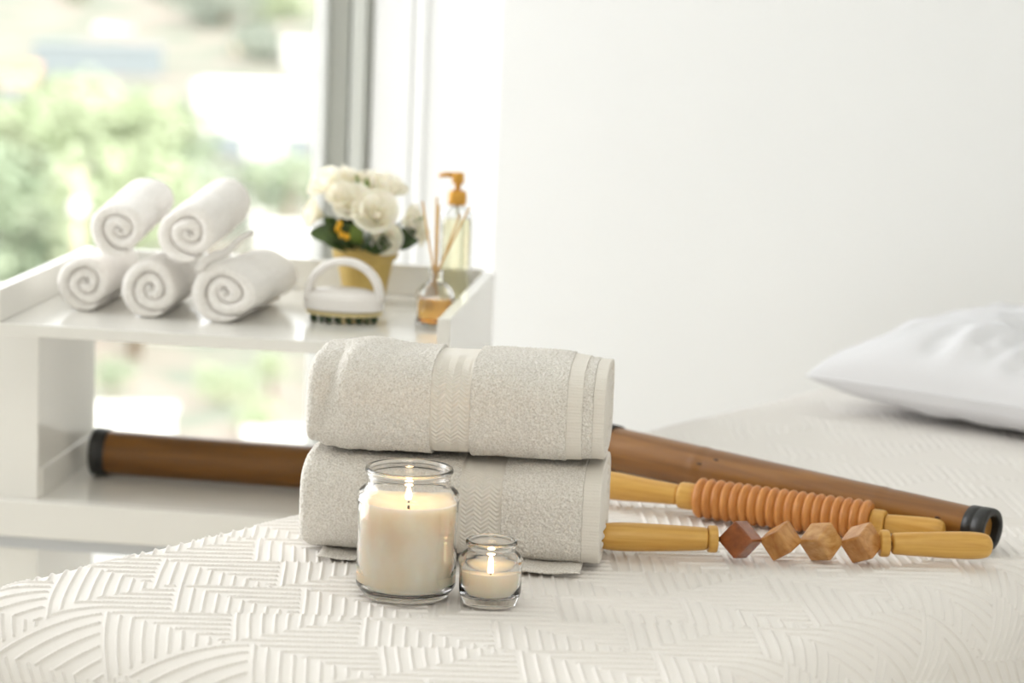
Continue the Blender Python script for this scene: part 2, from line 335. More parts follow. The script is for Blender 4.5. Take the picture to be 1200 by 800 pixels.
# ------------------------------------------------------------------ folded towels
def towel(name, loc, rz, Lx, a, b, spec, label, seed, left_fold=False):
    """spec: list of (x0, x1, kind, offset); a, b = half depth and half height"""
    root = empty(name, loc, rz); tag(root, label, 'towel', 'folded towels stacked on the bed')
    nth = 560
    ph = np.linspace(0, 2*PI, nth, endpoint=False)
    n_e = 3.4
    cu, su = np.cos(ph), np.sin(ph)
    py = a*np.sign(cu)*np.abs(cu)**(2/n_e); pz = b*np.sign(su)*np.abs(su)**(2/n_e)
    # re-sample evenly by arc length
    cl = np.append(py, py[0]), np.append(pz, pz[0])
    arc = np.concatenate([[0], np.cumsum(np.hypot(np.diff(cl[0]), np.diff(cl[1])))])
    ss = np.linspace(0, arc[-1], nth, endpoint=False)
    py, pz = np.interp(ss, arc, cl[0]), np.interp(ss, arc, cl[1])
    ty = np.roll(py, -1)-np.roll(py, 1); tz = np.roll(pz, -1)-np.roll(pz, 1); tl = np.hypot(ty, tz); ny, nz = tz/tl, -ty/tl
    for (x0, x1, kind, off) in spec:
        step = .0008 if kind == 'woven_band' else .0009
        xs = np.arange(x0, x1+step/2, step)
        end0, end1 = abs(x0) < 1e-6, abs(x1-Lx) < 1e-6
        ring0 = [x0]*1; 
        X = np.repeat(xs[:, None], nth, 1); k = len(xs)
        front = np.clip(-py/a, 0, 1)[None, :]
        d = np.full((k, nth), off)
        r_ = np.random.default_rng(seed+int(x0*1e4))
        low = .0024*vnoise(X*20+seed, np.repeat(ss[None, :], k, 0)*24, seed) + .0004*vnoise(X*60, np.repeat(ss[None, :], k, 0)*60, seed+3)
        if kind == 'terry_panel':
            pile = r_.normal(0, 1, (k, nth)); pile = (pile + np.roll(pile, 1, 1) + np.roll(pile, 1, 0))/1.7
            d = d + low + .00042*pile + .0006*box_smooth(r_.normal(0, 1, (k, nth)), 1)
        elif kind == 'woven_band':
            u = (X-x0)/(x1-x0)*5.6; tri = np.abs(np.mod(u, 2)-1); inside = np.clip((u-.35)*8, 0, 1)*np.clip((5.3-u)*8, 0, 1)
            d = d + low*.5 + .00085*np.sin((np.repeat(ss[None, :], k, 0) + tri*.0062)/.0047*2*PI)*inside*np.clip(front*1.7-.25, 0, 1)
        else:
            d = d + low*.9 + r_.normal(0, .00008, (k, nth)) + .00018*np.sin(np.repeat(ss[None, :], k, 0)/.0032*2*PI) + .00012*np.sin(np.repeat(ss[None, :], k, 0)/.0085*2*PI) + .0003*vnoise(np.repeat(ss[None, :], k, 0)*160, X*20, 3)
        if left_fold:                                 # slack folds at the loose left end
            e = np.exp(-((X-.020-.02*np.clip(-pz/b, -1, 1)[None, :]*-.6)/.007)**2)
            d = d - .007*e*np.clip(front*1.6, 0, 1)
            d = d + .006*np.exp(-((X-.055)/.028)**2)*np.clip(pz/b, 0, 1)[None, :]
            d = d + .003*np.sin(X*190)*np.exp(-X/.05)*front
        # rounded outer ends
        def rnd(t, R): t = np.clip(t, 0, R); return R - np.sqrt(np.maximum(R*R-(R-t)**2, 0))
        if end0: d = d - rnd(X, .011)*1.0
        if end1: d = d - rnd(Lx-X, .002)
        Q = np.stack([X, py[None, :]+d*ny[None, :], pz[None, :]+d*nz[None, :]], -1)
        sag = .004*np.sin(X/Lx*PI)
        Q[..., 2] += np.where(Q[..., 2] > 0, sag*np.clip(Q[..., 2]/b, 0, 1)*(.5 if left_fold else 0), 0)
        # close the patch: a step down to the layer below on either side
        def inner(row, x, dd): return np.stack([np.full(nth, x), row[:, 1]-ny*dd, row[:, 2]-nz*dd], -1)[None]
        parts = [inner(Q[0], x0, .005), Q, inner(Q[-1], x1, .005)]
        if end0 or end1:
            row = Q[0] if end0 else Q[-1]; x = x0 if end0 else x1; sgn = 1 if end0 else -1
            rings = []
            for sc in np.linspace(.93, .02, 26):
                bump = .0035*math.cos((1-sc)*b/.009*2*PI)
                rr = row.copy(); rr[:, 1] *= sc; rr[:, 2] *= sc; rr[:, 0] = x + sgn*(.002+bump*.5-.004*(1-sc)); rings.append(rr)
            rings = np.array(rings)
            parts = [rings[::-1], Q, parts[2]] if end0 else [parts[0], Q, rings]
        Q = np.concatenate(parts, 0)
        o = fix(grid_mesh(kind, Q, m_terry if kind == 'terry_panel' else m_weave, root, cv=True, caps=True))
        if kind == 'woven_band': o['label'] = 'flat herringbone woven band'
        if kind == 'hem_strip': o['label'] = 'flat smooth hem strip'
    return root
RZ = math.radians(-5.3)
LOW_LOC = Vector((-.2085, 2.6875, BZ+.0555))
axd = Vector((math.cos(RZ), math.sin(RZ), 0))
lower = towel('folded_towel', LOW_LOC, RZ, .316, .084, .0515,
      [(0, .168, 'terry_panel', .0005), (.168, .213, 'woven_band', -.0012), (.213, .297, 'terry_panel', .0018), (.297, .316, 'hem_strip', .0010)],
      'beige folded towel underneath, directly behind the two candles', 21)
upper = towel('folded_towel', LOW_LOC + Vector((.003, .003, .1065)) , RZ, .313, .080, .0495,
      [(0, .131, 'terry_panel', .0015), (.131, .173, 'woven_band', -.0012), (.173, .273, 'terry_panel', .0018), (.273, .289, 'hem_strip', .001),
       (.289, .3, 'terry_panel', -.0003), (.3, .313, 'hem_strip', -.0008)],
      'beige folded towel lying on top of the other folded towel', 34, True)
# the turned-in layers that peep out under the lower towel
def flap(parent, x0, x1, y, z, w, th):
    k = 60; xs = np.linspace(x0, x1, k); Q = np.zeros((k, 16, 3))
    for i, x in enumerate(xs):
        sc = min(1, (i+.6)/5, (k-i-.4)/5)**.5
        for j in range(16):
            t = 2*PI*j/16; Q[i, j] = (x, y + w*math.cos(t), z + th*sc*math.sin(t) + .001*math.sin(x*90))
    return fix(grid_mesh('turned_in_layer', Q + rng.normal(0, .0003, Q.shape), m_terry, parent, cv=True, caps=True))
flap(lower, .022, .10, -.058, -.0515, .030, .0028)
flap(lower, .19, .298, -.067, -.0500, .030, .0040)

# ------------------------------------------------------------------ jar candles
def candle(loc, r, rim, H, zsh, wax_z, label, flame_h, flame_w, dip, wick_h, base_r, power):
    root = empty('jar_candle', loc); tag(root, label, 'candle', 'candles burning in glass jars')
    t = .0026
    outer = [(0, .0012), (base_r*.8, .0008), (base_r, 0), (base_r+.25*(r-base_r), .003), (r-.0006, .0105), (r-.0002, .015), (r-.0002, zsh-.011), (r+.0010, zsh-.008), (r+.0012, zsh-.003), (r-.0016, zsh+.001),
             (rim+.35*(r-rim), zsh+.0035), (rim-.0016, zsh+.0065), (rim-.0020, H-.0075), (rim+.0002, H-.0055), (rim+.0008, H-.002), (rim-.0002, H)]
    inner = [(rim-t*.9, H), (rim-t-.0022, H-.004), (rim-t-.0020, zsh+.0075), (rim-t+.3*(r-rim), zsh+.0025), (r-t-.0014, zsh-.001), (r-t, zsh-.008), (r-t, .014), (r-t-.004, .0085), (0, .0075)]
    prof = np.concatenate([smooth_prof(outer, 1), smooth_prof(inner, 1)])
    lathe('glass_jar', prof, 96, m_glass, root)
    wr = r-t-.0004
    wp = smooth_prof([(0, .0082), (wr-.004, .0092), (wr-.0003, .0145), (wr, .02), (wr, wax_z-.004), (wr, wax_z)], 1).tolist()
    wp += smooth_prof([(wr, wax_z), (wr-.0012, wax_z-.0008), (wr*.75, wax_z-dip*.55), (wr*.45, wax_z-dip*.9), (.002, wax_z-dip), (0, wax_z-dip)], 2).tolist()
    lathe('wax', wp, 72, m_wax, root)
    zb = wax_z-dip
    tube('wick', [(0, 0, zb-.004), (.0004, 0, zb+wick_h*.5), (.0012, -.0004, zb+wick_h)], .0011, m_wick, root, 8)
    zf = zb+wick_h*.45
    prof = [(flame_w*f, zf+flame_h*z) for f, z in ((0, 0), (.7, .02), (1, .12), (1, .3), (.86, .55), (.56, .8), (.25, .95), (0, 1))]
    fl = lathe('flame', smooth_prof(prof, 2), 20, m_flame_core, root)
    ld = bpy.data.lights.new('flame_light', 'POINT'); ld.energy = power; ld.color = (1, .62, .3); ld.shadow_soft_size = .004
    lo = bpy.data.objects.new('flame_light', ld); COL.objects.link(lo); lo.parent = root; lo.location = (0, 0, zf+flame_h+.004)
    return root
candle((-.096, 2.472, BZ+.002), .0500, .0430, .1290, .1050, .0975, 'large glass jar candle with tall lit flame, in front of the folded towels', .0215, .0042, .009, .006, .0415, .03)
candle((-.012, 2.452, BZ+.002), .0310, .0250, .0640, .0480, .0350, 'small short glass jar candle standing beside the large one', .0125, .0032, .003, .005, .0265, .012)

# ------------------------------------------------------------------ wooden massage tools on the bed
def rod_frame(name, A, B):
    """Empty at A whose local x runs to B"""
    A, B = Vector(A), Vector(B); o = empty(name, A); o.rotation_mode = 'QUATERNION'
    o.rotation_quaternion = (B-A).to_track_quat('X', 'Z'); o.rotation_mode = 'XYZ'; return o, (B-A).length
AZ = BZ + .0235
ct, Lc = rod_frame('cube_massage_roller', (.097, 2.6591, AZ), (.5265, 2.690, AZ-.001))
tag(ct, 'wooden massage roller with four cube beads, nearest of the tools on the bed', 'massage roller')
def handle(parent, x0, x1, rtip, rcol, m, cap=True):
    """x0 = collar end, x1 = free rounded tip"""
    d = x1-x0
    pr = [(0, x0), (rcol*.84, x0), (rcol*.9, x0+d*.05), (rcol*1.0, x0+d*.3), (rtip, x0+d*.65), (rtip*.98, x0+d*.86), (rtip*.82, x0+d*.955), (rtip*.45, x0+d*.99), (0, x1)]
    return lathe('handle', smooth_prof(pr, 2), 32, m, parent, axis='x')
def collar(parent, x, w, r, m):
    return lathe('collar', smooth_prof([(0, x-w/2), (r*.9, x-w/2), (r, x-w*.36), (r, x+w*.36), (r*.9, x+w/2), (0, x+w/2)], 1), 32, m, parent, axis='x')
fL = .14; 
hl = handle(ct, .121, .0, .0155, .0140, m_handle); collar(hl, .1260, .0105, .0146, m_handle)
hr = handle(ct, .320, Lc, .0150, .0132, m_handle); collar(hr, .3120, .0105, .0146, m_handle)
tube('steel_rod', [(.115, 0, 0), (.325, 0, 0)], .0026, m_steel, ct, 12)
diag = Vector((1, 1, 1)).normalized(); qd = diag.rotation_difference(Vector((1, 0, 0)))
for i, (cxp, third, beta, sc) in enumerate(((.1562, 2, 168, .0285), (.2000, 1, 138, .0272), (.2435, 1, 163, .0288), (.2878, 1, 152, .0288))):
    bm = bmesh.new(); bmesh.ops.create_cube(bm, size=sc*1.04)
    v0 = qd @ (Vector((-1, -1, 1)) if third == 1 else Vector((1, 1, -1)))
    rotx = math.radians(beta) - math.atan2(v0.z, v0.y)          # turns one corner towards the room
    bmesh.ops.bevel(bm, geom=bm.edges[:], offset=sc*.085, segments=3, profile=.5, affect='EDGES')
    bm.transform((Matrix.Rotation(rotx, 4, 'X') @ qd.to_matrix().to_4x4()))
    me = bpy.data.meshes.new('cube_bead'); bm.to_mesh(me); bm.free()
    o = link('cube_bead', me, m_cubes[i], ct, smooth=False); o.location = (cxp, 0, 0)
    if i == 0: o['label'] = 'dark reddish brown cube bead'

rt_, Lr = rod_frame('ridged_massage_roller', (.09, 2.915, BZ+.0255), (.484, 2.745, BZ+.0235))
tag(rt_, 'ridged wooden massage roller between the bamboo pole and the cube roller', 'massage roller')
x0r, x1r = .140, .345
nr = 19; xs = np.linspace(x0r, x1r, 400); k = (xs-x0r)/(x1r-x0r)*nr
prr = [(0, x0r)] + [(.0185 + .0046*abs(math.sin(PI*kk))**.7, x) for x, kk in zip(xs, k)] + [(0, x1r)]
lathe('ridged_barrel', prr, 40, m_ridge, rt_, axis='x')
hl = handle(rt_, .118, .0, .0165, .0135, m_handle); collar(hl, .129, .021, .0155, m_handle)
hr = handle(rt_, .362, Lr, .0130, .0115, m_handle); collar(hr, .3535, .016, .0145, m_handle)

def bamboo(name, A, B, rA, rB, mt, label, knots, grp='bamboo massage poles', capw=.028):
    root, L = rod_frame(name, A, B); tag(root, label, 'bamboo pole', grp)
    xs = np.linspace(0.004, L-.004, 160); out = []
    for x in xs:
        r = rA + (rB-rA)*x/L
        for kx in knots: r += .0004*math.exp(-((x-kx)/.006)**2) - .0003*math.exp(-((x-kx-.012)/.005)**2)
        out.append((r, x))
    inn = [(r-.0048, x) for r, x in out[::-1]]
    lathe('culm', np.array(out+inn), 48, mt, root, closed=True, axis='x')
    plug = [(0, L-.05), (rB-.0052, L-.05), (rB-.0052, L-.012), (rB-.0056, L-.010), (rB*.4, L-.013), (0, L-.013)]
    lathe('inner_wall', plug, 32, m_bamin, root, axis='x')['label'] = 'pale inner bamboo wall'
    for (xa, r, sgn) in ((0, rA, 1), (L, rB, -1)):
        w = capw; pf = []
        for f, dr in ((1, .0004), (.97, .0022), (.6, .0024), (.55, .0016), (.5, .0028), (.12, .0030), (.02, .0022), (0, .0006), (0, -.0042), (.06, -.0052)):
            pf.append((r+dr, xa + sgn*w*f))
        pf.append((r-.004, xa+sgn*w*1))
        lathe('end_cap', np.array(pf), 48, m_tape, root, closed=True, axis='x')['label'] = 'black taped end'
    return root
bp = bamboo('bamboo_pole', (.112, 3.100, BZ+.0310), (.536, 2.745, BZ+.0268), .0272, .0212, m_bamboo,
       'brown bamboo pole with black taped end lying on the bed behind the rollers', (.16, .41))
for kx, kz, ky in ((.17, .4, -.9), (.19, .7, -.7), (.49, .15, -1.0), (.495, .3, -.95), (.50, -.05, -1)):
    r = .0272 + (.0212-.0272)*kx/.56
    q = Vector((0, ky, kz)).normalized()*(r-.0004); bm = bmesh.new(); bmesh.ops.create_icosphere(bm, subdivisions=2, radius=1)
    for v in bm.verts: v.co = (v.co.x*.004, v.co.y*.0012, v.co.z*.0016)
    me = bpy.data.meshes.new('knot'); bm.to_mesh(me); bm.free(); o = link('knot', me, m_knot, bp); o.location = (kx, q.y, q.z)

# ------------------------------------------------------------------ white shelf unit by the window
cab = empty('shelf_unit', (0, 0, 0), YAW); tag(cab, 'white lacquered shelf unit with two open trays in front of the window', 'shelf unit')
TZ, LZ = .84, .575; XL, XR, YF, YB = -.998, -.441, 3.095, 3.535
boxes('top_shelf', [(XL-.016, XR, YF, YB, TZ-.0155, TZ)], m_lacq, cab, .0012)
boxes('tray_side', [(XL-.016, XL, YF, YB, TZ+.0002, TZ+.043)], m_lacq, cab, .0012)
boxes('tray_back', [(XL, XR, YB-.014, YB, TZ+.0002, TZ+.043)], m_lacq, cab, .0012)
boxes('side_panel', [(XR+.0003, XR+.0165, YF, YB, .02, TZ+.038)], m_lacq, cab, .0012)
boxes('side_panel', [(-1.32, XL, 3.262, YB, .02, TZ-.016)], m_lacq, cab, .0015)
boxes('lower_shelf', [(XL+.0002, XR, 3.262, YB, LZ-.016, LZ)], m_lacq, cab, .0015)
boxes('tray_back', [(XL+.0004, XR, YB-.014, YB, LZ+.0002, LZ+.040)], m_lacq, cab, .0015)
boxes('tray_side', [(XL+.0002, XL+.004, 3.27, YB-.0145, LZ+.0002, LZ+.040)], m_lacq, cab, .0010)
boxes('apron', [(-1.32, XR, 3.244, 3.2615, LZ-.050, LZ)], m_lacq, cab, .0025)
boxes('rail', [(-1.32, XR, 3.256, 3.2618, LZ-.068, LZ-.0505)], m_grey_l, cab, .001)['label'] = 'grey rail under the apron'

bamboo('bamboo_pole', room_pt(-.966, 3.425, LZ+.0345), room_pt(-.47, 3.400, LZ+.0340), .0310, .0300, m_bamboo2,
       'dark bamboo pole with black end lying on the lower shelf', (.55,), capw=.022)

def rolled(loc, rz, R, L, sx, sz, label, seed, turns=2.75, start=-1.2, tilt=0):
    root = empty('rolled_towel', loc, rz); tag(root, label, 'towel', 'rolled towels in a pyramid on the shelf')
    r_ = np.random.default_rng(seed); pitch = R*.95/turns; n = int(110*turns/2)
    th = np.linspace(0, turns*2*PI, n); half = []
    g = .00055
    for a in th:
        ro = R - pitch*a/(2*PI) - g; ri = max(ro - pitch + 2*g, .0006); ro = max(ro, ri+.001)
        if a < .9: ro = ro - (ro-ri)*(1-a/.9)*.72            # thin tail
        w = (ro-ri)/2; c = (ro+ri)/2; sec = []
        for q in np.linspace(0, PI, 9): sec.append((c + w*math.cos(q), w*.8*(1-math.sin(q))))
        for f in np.linspace(.1, .9, 9): sec.append((ri, w*.8 + (L-1.6*w)*f))
        for q in np.linspace(PI, 0, 9): sec.append((c + w*math.cos(q), L - w*.8*(1-math.sin(q))))
        for f in np.linspace(.9, .1, 9): sec.append((ro - .006*math.exp(-((f-.5)/.05)**2), w*.8 + (L-1.6*w)*f))
        half.append(sec)
    H = np.array(half); k = H.shape[1]
    wob = 1 + .045*np.sin(th*2+seed) + .03*np.sin(th*3+seed*1.7)
    rr = H[..., 0]*wob[:, None] + r_.normal(0, .00025, H.shape[:2])
    yy = H[..., 1] + .0022*np.sin(th*1.3+seed)[:, None] + r_.normal(0, .0002, H.shape[:2])
    ang = start - th + .12*np.sin(th*.8+seed)
    Q = np.stack([rr*np.cos(ang)[:, None]*sx, yy, rr*np.sin(ang)[:, None]*sz], -1)
    root.rotation_euler[0] = tilt
    fix(grid_mesh('roll', Q, m_rterry, root, cv=True, caps=True))
    zmin = float(Q[..., 2].min())
    if tilt == 0: root.location.z = TZ + .0004 - zmin       # rests on the shelf
    return root
ry = YAW
def rp(x, y, z): return room_pt(x, y, z)
rolled(rp(-.923, 3.215, TZ+.0425), ry, .0432, .165, 1.0, .97, 'white rolled towel at the left end of the bottom row', 1)
rolled(rp(-.830, 3.195, TZ+.0455), ry, .0445, .16, 1.0, 1.0, 'white rolled towel in the middle of the bottom row', 2)
rolled(rp(-.730, 3.190, TZ+.0475), ry-.10, .0465, .19, 1.14, .98, 'white rolled towel at the right end of the bottom row, beside the massage brush', 3)
rolled(rp(-.872, 3.195, TZ+.1125), ry, .0440, .165, 1.0, 1.0, 'white rolled towel on the left of the upper row', 4, 2.6, tilt=.13)
tr = rolled(rp(-.777, 3.180, TZ+.1150), ry-.05, .0480, .18, 1.0, 1.0, 'white rolled towel on the right of the upper row with a loose corner', 5, 2.6, tilt=.11)
k = 24; Q = np.zeros((k, 10, 3))
for i in range(k):
    f = i/(k-1)
    for j in range(10):
        t = 2*PI*j/10; Q[i, j] = (.014 + .036*f + .003*math.cos(t), .004 + .10*f + .020*math.cos(t), -.043 + .020*f + .0075*math.sin(t)*(1.1-f*.5) + .003*math.sin(f*9))
fix(grid_mesh('loose_corner', Q, m_rterry, tr, cv=True, caps=True))

# ------------------------------------------------------------------ massage brush with arched handle
br = empty('massage_brush', rp(-.5885, 3.262, TZ+.0003), ry); tag(br, 'white plastic massage brush with arched handle and dark nubs', 'brush')
BX, BY = .053, .034
def ell_lathe(name, prof, m):
    o = lathe(name, prof, 64, m, br); 
    for v in o.data.vertices: v.co.x *= BX; v.co.y *= BY
    return o
ell_lathe('body', smooth_prof([(0, .0155), (.97, .0155), (1.0, .019), (1.0, .030), (.95, .036), (.74, .0415), (.4, .0445), (0, .0455)], 2), m_plastic)
ell_lathe('base_ring', smooth_prof([(0, .0095), (.86, .0095), (.94, .0105), (.955, .0150), (0, .0152)], 1), m_ring)
aw = np.linspace(0, PI, 40); Q = np.zeros((40, 14, 3))
for i, a in enumerate(aw):
    c = Vector((.0475*math.cos(a), 0, .028 + .051*math.sin(a)**.9)); nrm = Vector((math.cos(a), 0, math.sin(a)))
    for j in range(14):
        t = 2*PI*j/14; wid = .019 - .006*math.sin(a)
        Q[i, j] = c + nrm*(.0055*math.cos(t)) + Vector((0, wid*math.sin(t), 0))
fix(grid_mesh('handle', Q, m_plastic, br, cv=True, caps=True))
for ring, cnt in ((.80, 20), (.45, 10)):
    for i in range(cnt):
        a = 2*PI*i/cnt; o = lathe('nub', smooth_prof([(0, 0), (.0016, .0002), (.0026, .0035), (.0022, .0094), (0, .0094)], 1), 10, m_nub, br)
        o.location = (BX*ring*math.cos(a), BY*ring*math.sin(a), 0)

# ------------------------------------------------------------------ potted roses
pot = empty('potted_roses', rp(-.593, 3.440, TZ+.0003), ry); tag(pot, 'potted ivory roses in a matte gold pot on the top shelf', 'flowers')
lathe('pot', smooth_prof([(0, 0), (.026, 0), (.0275, .002), (.0385, .058), (.0395, .0595), (.0425, .0605), (.0445, .0625), (.0460, .080), (.0450, .082), (.0425, .0815), (.040, .070), (0, .069)], 1), 64, m_pot, pot)
lathe('moss', [(0, .0765), (.02, .078), (.0415, .0735)], 24, m_soil, pot)
def petal_pts(w, h, cup, flare, ang, tilt, r0):
    nu, nv = 9, 9; Q = np.zeros((nu, nv, 3))
    for i in range(nu):
        v = i/(nu-1); ww = w*math.sin(min(1, .18+v*.9)*PI*.62)**.8
        for j in range(nv):
            u = (j/(nv-1)-.5)*2; a = u*ww
            rad = r0 + cup*math.sin(v*PI*.5) + flare*v**3 + tilt*v - .10*cup*u*u
            z = h*v*(1-.16*u*u*v) - flare*.6*v**5
            Q[i, j] = (rad*math.cos(ang+a/.9), rad*math.sin(ang+a/.9), z)
    return Q
def rose(center, R, lean, seed):
    r_ = random.Random(seed); allv = []; faces = []
    layers = [(4, .30, 1.05, .10, 0, .06), (5, .50, 1.00, .22, .03, .12), (6, .62, .92, .40, .12, .14), (7, .74, .80, .58, .26, .15)]
    for (cnt, w, hh, cup, fl, r0) in layers:
        o0 = r_.random()*6
        for i in range(cnt):
            Q = petal_pts(w, hh*R*1.25*(1+.08*r_.uniform(-1, 1)), cup*R, fl*R, o0+2*PI*i/cnt+r_.uniform(-.15, .15), 0, r0*R*.6)
            b = len(allv); allv += Q.reshape(-1, 3).tolist()
            for a in range(8):
                for c in range(8): faces.append((b+a*9+c, b+(a+1)*9+c, b+(a+1)*9+c+1, b+a*9+c+1))
    me = bpy.data.meshes.new('rose_bloom'); me.from_pydata(allv, [], faces); o = link('rose_bloom', me, m_petal, pot)
    o.location = center; d = Vector(lean).normalized(); o.rotation_euler = d.to_track_quat('Z', 'Y').to_euler()
    return o
blooms = [((-.047, -.004, .148), .026, (-.5, -.5, .75)), ((-.058, -.012, .117), .021, (-.9, -.5, .25)), ((-.030, -.028, .142), .019, (-.1, -.8, .6)),
          ((-.010, -.024, .128), .027, (-.1, -.8, .6)), ((.018, -.030, .118), .031, (.1, -.85, .5)), ((.024, .006, .142), .026, (.3, -.3, .9)),
          ((.030, -.030, .095), .022, (.3, -.9, .0)), ((.050, -.004, .112), .023, (.9, -.35, .2)), ((-.034, .018, .15), .024, (-.2, .3, .9)), ((.002, .02, .145), .026, (0, .3, .9)),
          ((.060, .012, .098), .018, (1, -.1, 0))]
for i, (c, R, l) in enumerate(blooms):
    rose(c, R*1.14, l, i)
    tube('stem', [(c[0]*.35, c[1]*.35, .07), (c[0]*.7, c[1]*.7, .07+(c[2]-.07)*.6), (c[0], c[1], c[2]+.003)], .0013, m_leaf, pot, 6)
def leaf(c, d, L, w, m, upv=(0, -1, .55)):
    d = Vector(d).normalized(); s = d.cross(Vector(upv)).normalized(); nrm = s.cross(d)
    Q = np.zeros((10, 5, 3))
    for i in range(10):
        v = i/9; ww = w*math.sin(PI*min(1, v*.93+.05))**.8
        for j in range(5):
            u = (j-2)/2; Q[i, j] = Vector(c) + d*(L*v) + s*(ww*u) + nrm*(-.25*L*v*v + .18*w*abs(u))
    o = grid_mesh('leaf', Q, m, pot); o.modifiers.new('thickness', 'SOLIDIFY').thickness = .0006; return o
for args in (((-.030, -.030, .094), (-.95, -.25, .12), .042, .013, m_leaf), ((-.022, -.036, .092), (-.5, -.7, .45), .034, .013, m_leaf), ((-.012, -.038, .083), (-.3, -.5, .75), .036, .015, m_leaf),
             ((.004, -.036, .083), (.25, -.75, .35), .034, .014, m_leaf), ((.012, -.040, .080), (.7, -.5, .25), .036, .013, m_leaf), ((.030, -.026, .085), (.8, -.2, .55), .040, .010, m_leaf),
             ((.036, -.018, .082), (.85, -.1, .8), .046, .008, m_leaf), ((.046, -.016, .098), (.9, -.25, .3), .024, .007, m_leaf), ((-.004, -.040, .082), (-.05, -.4, .9), .034, .010, m_leafl),
             ((.0, -.010, .15), (.05, -.2, 1), .022, .004, m_leafl), ((-.006, -.012, .15), (-.3, -.1, 1), .027, .003, m_leafl), ((-.034, -.024, .100), (-.5, -.6, .6), .028, .010, m_leaf),
             ((.052, -.008, .10), (.8, -.2, .75), .036, .004, m_leafl), ((-.02, -.03, .105), (0, -.8, .6), .026, .012, m_leaf), ((.014, -.044, .09), (.2, -.6, -.3), .024, .012, m_leaf),
             ((.038, -.026, .082), (.95, -.2, .35), .04, .011, m_leaf), ((.046, -.02, .086), (.8, -.2, .7), .034, .010, m_leaf), ((-.03, .02, .09), (-.7, .6, .4), .04, .012, m_leaf), ((.02, .03, .09), (.5, .8, .4), .04, .012, m_leaf)):
    leaf(*args)
for i in range(20):
    a = -PI*.95 + PI*.9*i/19 + random.uniform(-.1, .1); el = random.uniform(.1, .7)
    leaf((.028*math.cos(a), .028*math.sin(a), .080), (math.cos(a)*math.cos(el), math.sin(a)*math.cos(el), math.sin(el)), random.uniform(.026, .036), random.uniform(.010, .014), m_leaf)
for c in ((-.030, -.052, .105), (-.024, -.055, .098), (-.016, -.058, .096), (-.027, -.054, .112)):
    bm = bmesh.new(); bmesh.ops.create_icosphere(bm, subdivisions=2, radius=.0042)
    for v in bm.verts: v.co.z *= 1.25
    me = bpy.data.meshes.new('flower_bud'); bm.to_mesh(me); bm.free(); o = link('flower_bud', me, m_yel, pot); o.location = c; o['label'] = 'small yellow bud'

# ------------------------------------------------------------------ reed diffuser and its reeds
DX, DY = -.4685, 3.262
df = empty('reed_diffuser', rp(DX, DY, TZ+.0003), ry); tag(df, 'short glass diffuser bottle half full of orange oil', 'diffuser')
ob = smooth_prof([(0, .0006), (.022, .0), (.0248, .0022), (.0252, .006), (.0252, .040), (.0235, .048), (.016, .0555), (.0095, .0585), (.0088, .062), (.0088, .070), (.0102, .0715), (.0098, .074)], 2)
ib = smooth_prof([(.0082, .074), (.0072, .071), (.0072, .060), (.014, .0535), (.0212, .046), (.0228, .039), (.0228, .008), (.020, .0052), (0, .005)], 2)
lathe('bottle', np.concatenate([ob, ib]), 56, m_bottle, df)
lathe('oil', smooth_prof([(0, .0056), (.019, .0057), (.0222, .0085), (.0224, .012), (.0224, .036), (.0222, .0372), (0, .0372)], 1), 48, m_orange, df)
tips = ((-.0215, .002, .163, 'leaning left, longest tilt'), (-.004, .010, .168, 'upright behind'), (.0005, -.002, .160, 'upright in front'), (.040, .004, .158, 'leaning right across the pump bottle'), (.030, -.012, .150, 'leaning right in front'))
rl = ('reed stick leaning left in the diffuser bottle', 'upright reed stick, left of two standing straight in the diffuser bottle', 'upright reed stick, right of two standing straight in the diffuser bottle',
      'reed stick leaning furthest right in the diffuser bottle', 'shorter reed stick leaning right in front of the pump bottle')
for i, (tx, ty, tz, _) in enumerate(tips):
    ax = -tx*.35; nx_ = (i-2)*.0014
    foot = Vector((-tx*.40, -ty*.5, .044)); neck = Vector((nx_, ((i*7) % 3-1)*.002, .072)); tip = Vector((tx, ty, tz))
    foot = neck + (neck-tip)*(.062/(tip.z-.072)*.92) if False else neck + (neck-tip)*((.072-.042)/(tip.z-.072))
    o = tube('diffuser_reed', [foot, neck, tip], .0014, m_reed, None, 8)
    o.location = rp(DX, DY, TZ); o.rotation_euler[2] = ry; tag(o, rl[i], 'reed', 'reeds in the diffuser bottle')

# ------------------------------------------------------------------ pump bottle
PB = empty('pump_bottle', rp(-.4735, 3.478, TZ+.0003), ry); tag(PB, 'tall clear pump bottle of yellow oil with a gold pump', 'bottle')
bo = smooth_prof([(0, .0006), (.0185, 0), (.0215, .002), (.0222, .006), (.0222, .118), (.021, .126), (.013, .132), (.0095, .134), (.0092, .143)], 2)
bi = smooth_prof([(.0078, .143), (.0078, .134), (.012, .1295), (.0192, .124), (.0202, .117), (.0202, .008), (.017, .0055), (0, .0052)], 2)
lathe('bottle', np.concatenate([bo, bi]), 56, m_bottle, PB)
lathe('oil', smooth_prof([(0, .0058), (.0165, .006), (.0198, .0085), (.0199, .013), (.0199, .116), (.0195, .1185), (0, .1185)], 1), 48, m_yoil, PB)
lathe('pump_collar', smooth_prof([(0, .136), (.0118, .136), (.0128, .1375), (.0128, .152), (.0112, .1555), (.006, .157), (0, .157)], 1), 40, m_gold, PB)
lathe('pump_stem', [(0, .1565), (.0042, .1565), (.0042, .166), (0, .166)], 20, m_gold, PB)
ph = lathe('pump_head', smooth_prof([(0, .165), (.0075, .165), (.0085, .167), (.0085, .179), (.0075, .181), (0, .1815)], 1), 32, m_gold, PB)
tube('nozzle', [(-.005, -.001, .177), (-.018, -.003, .1775), (-.026, -.004, .1755)], [.0042, .0034, .0026], m_gold, ph, 12)
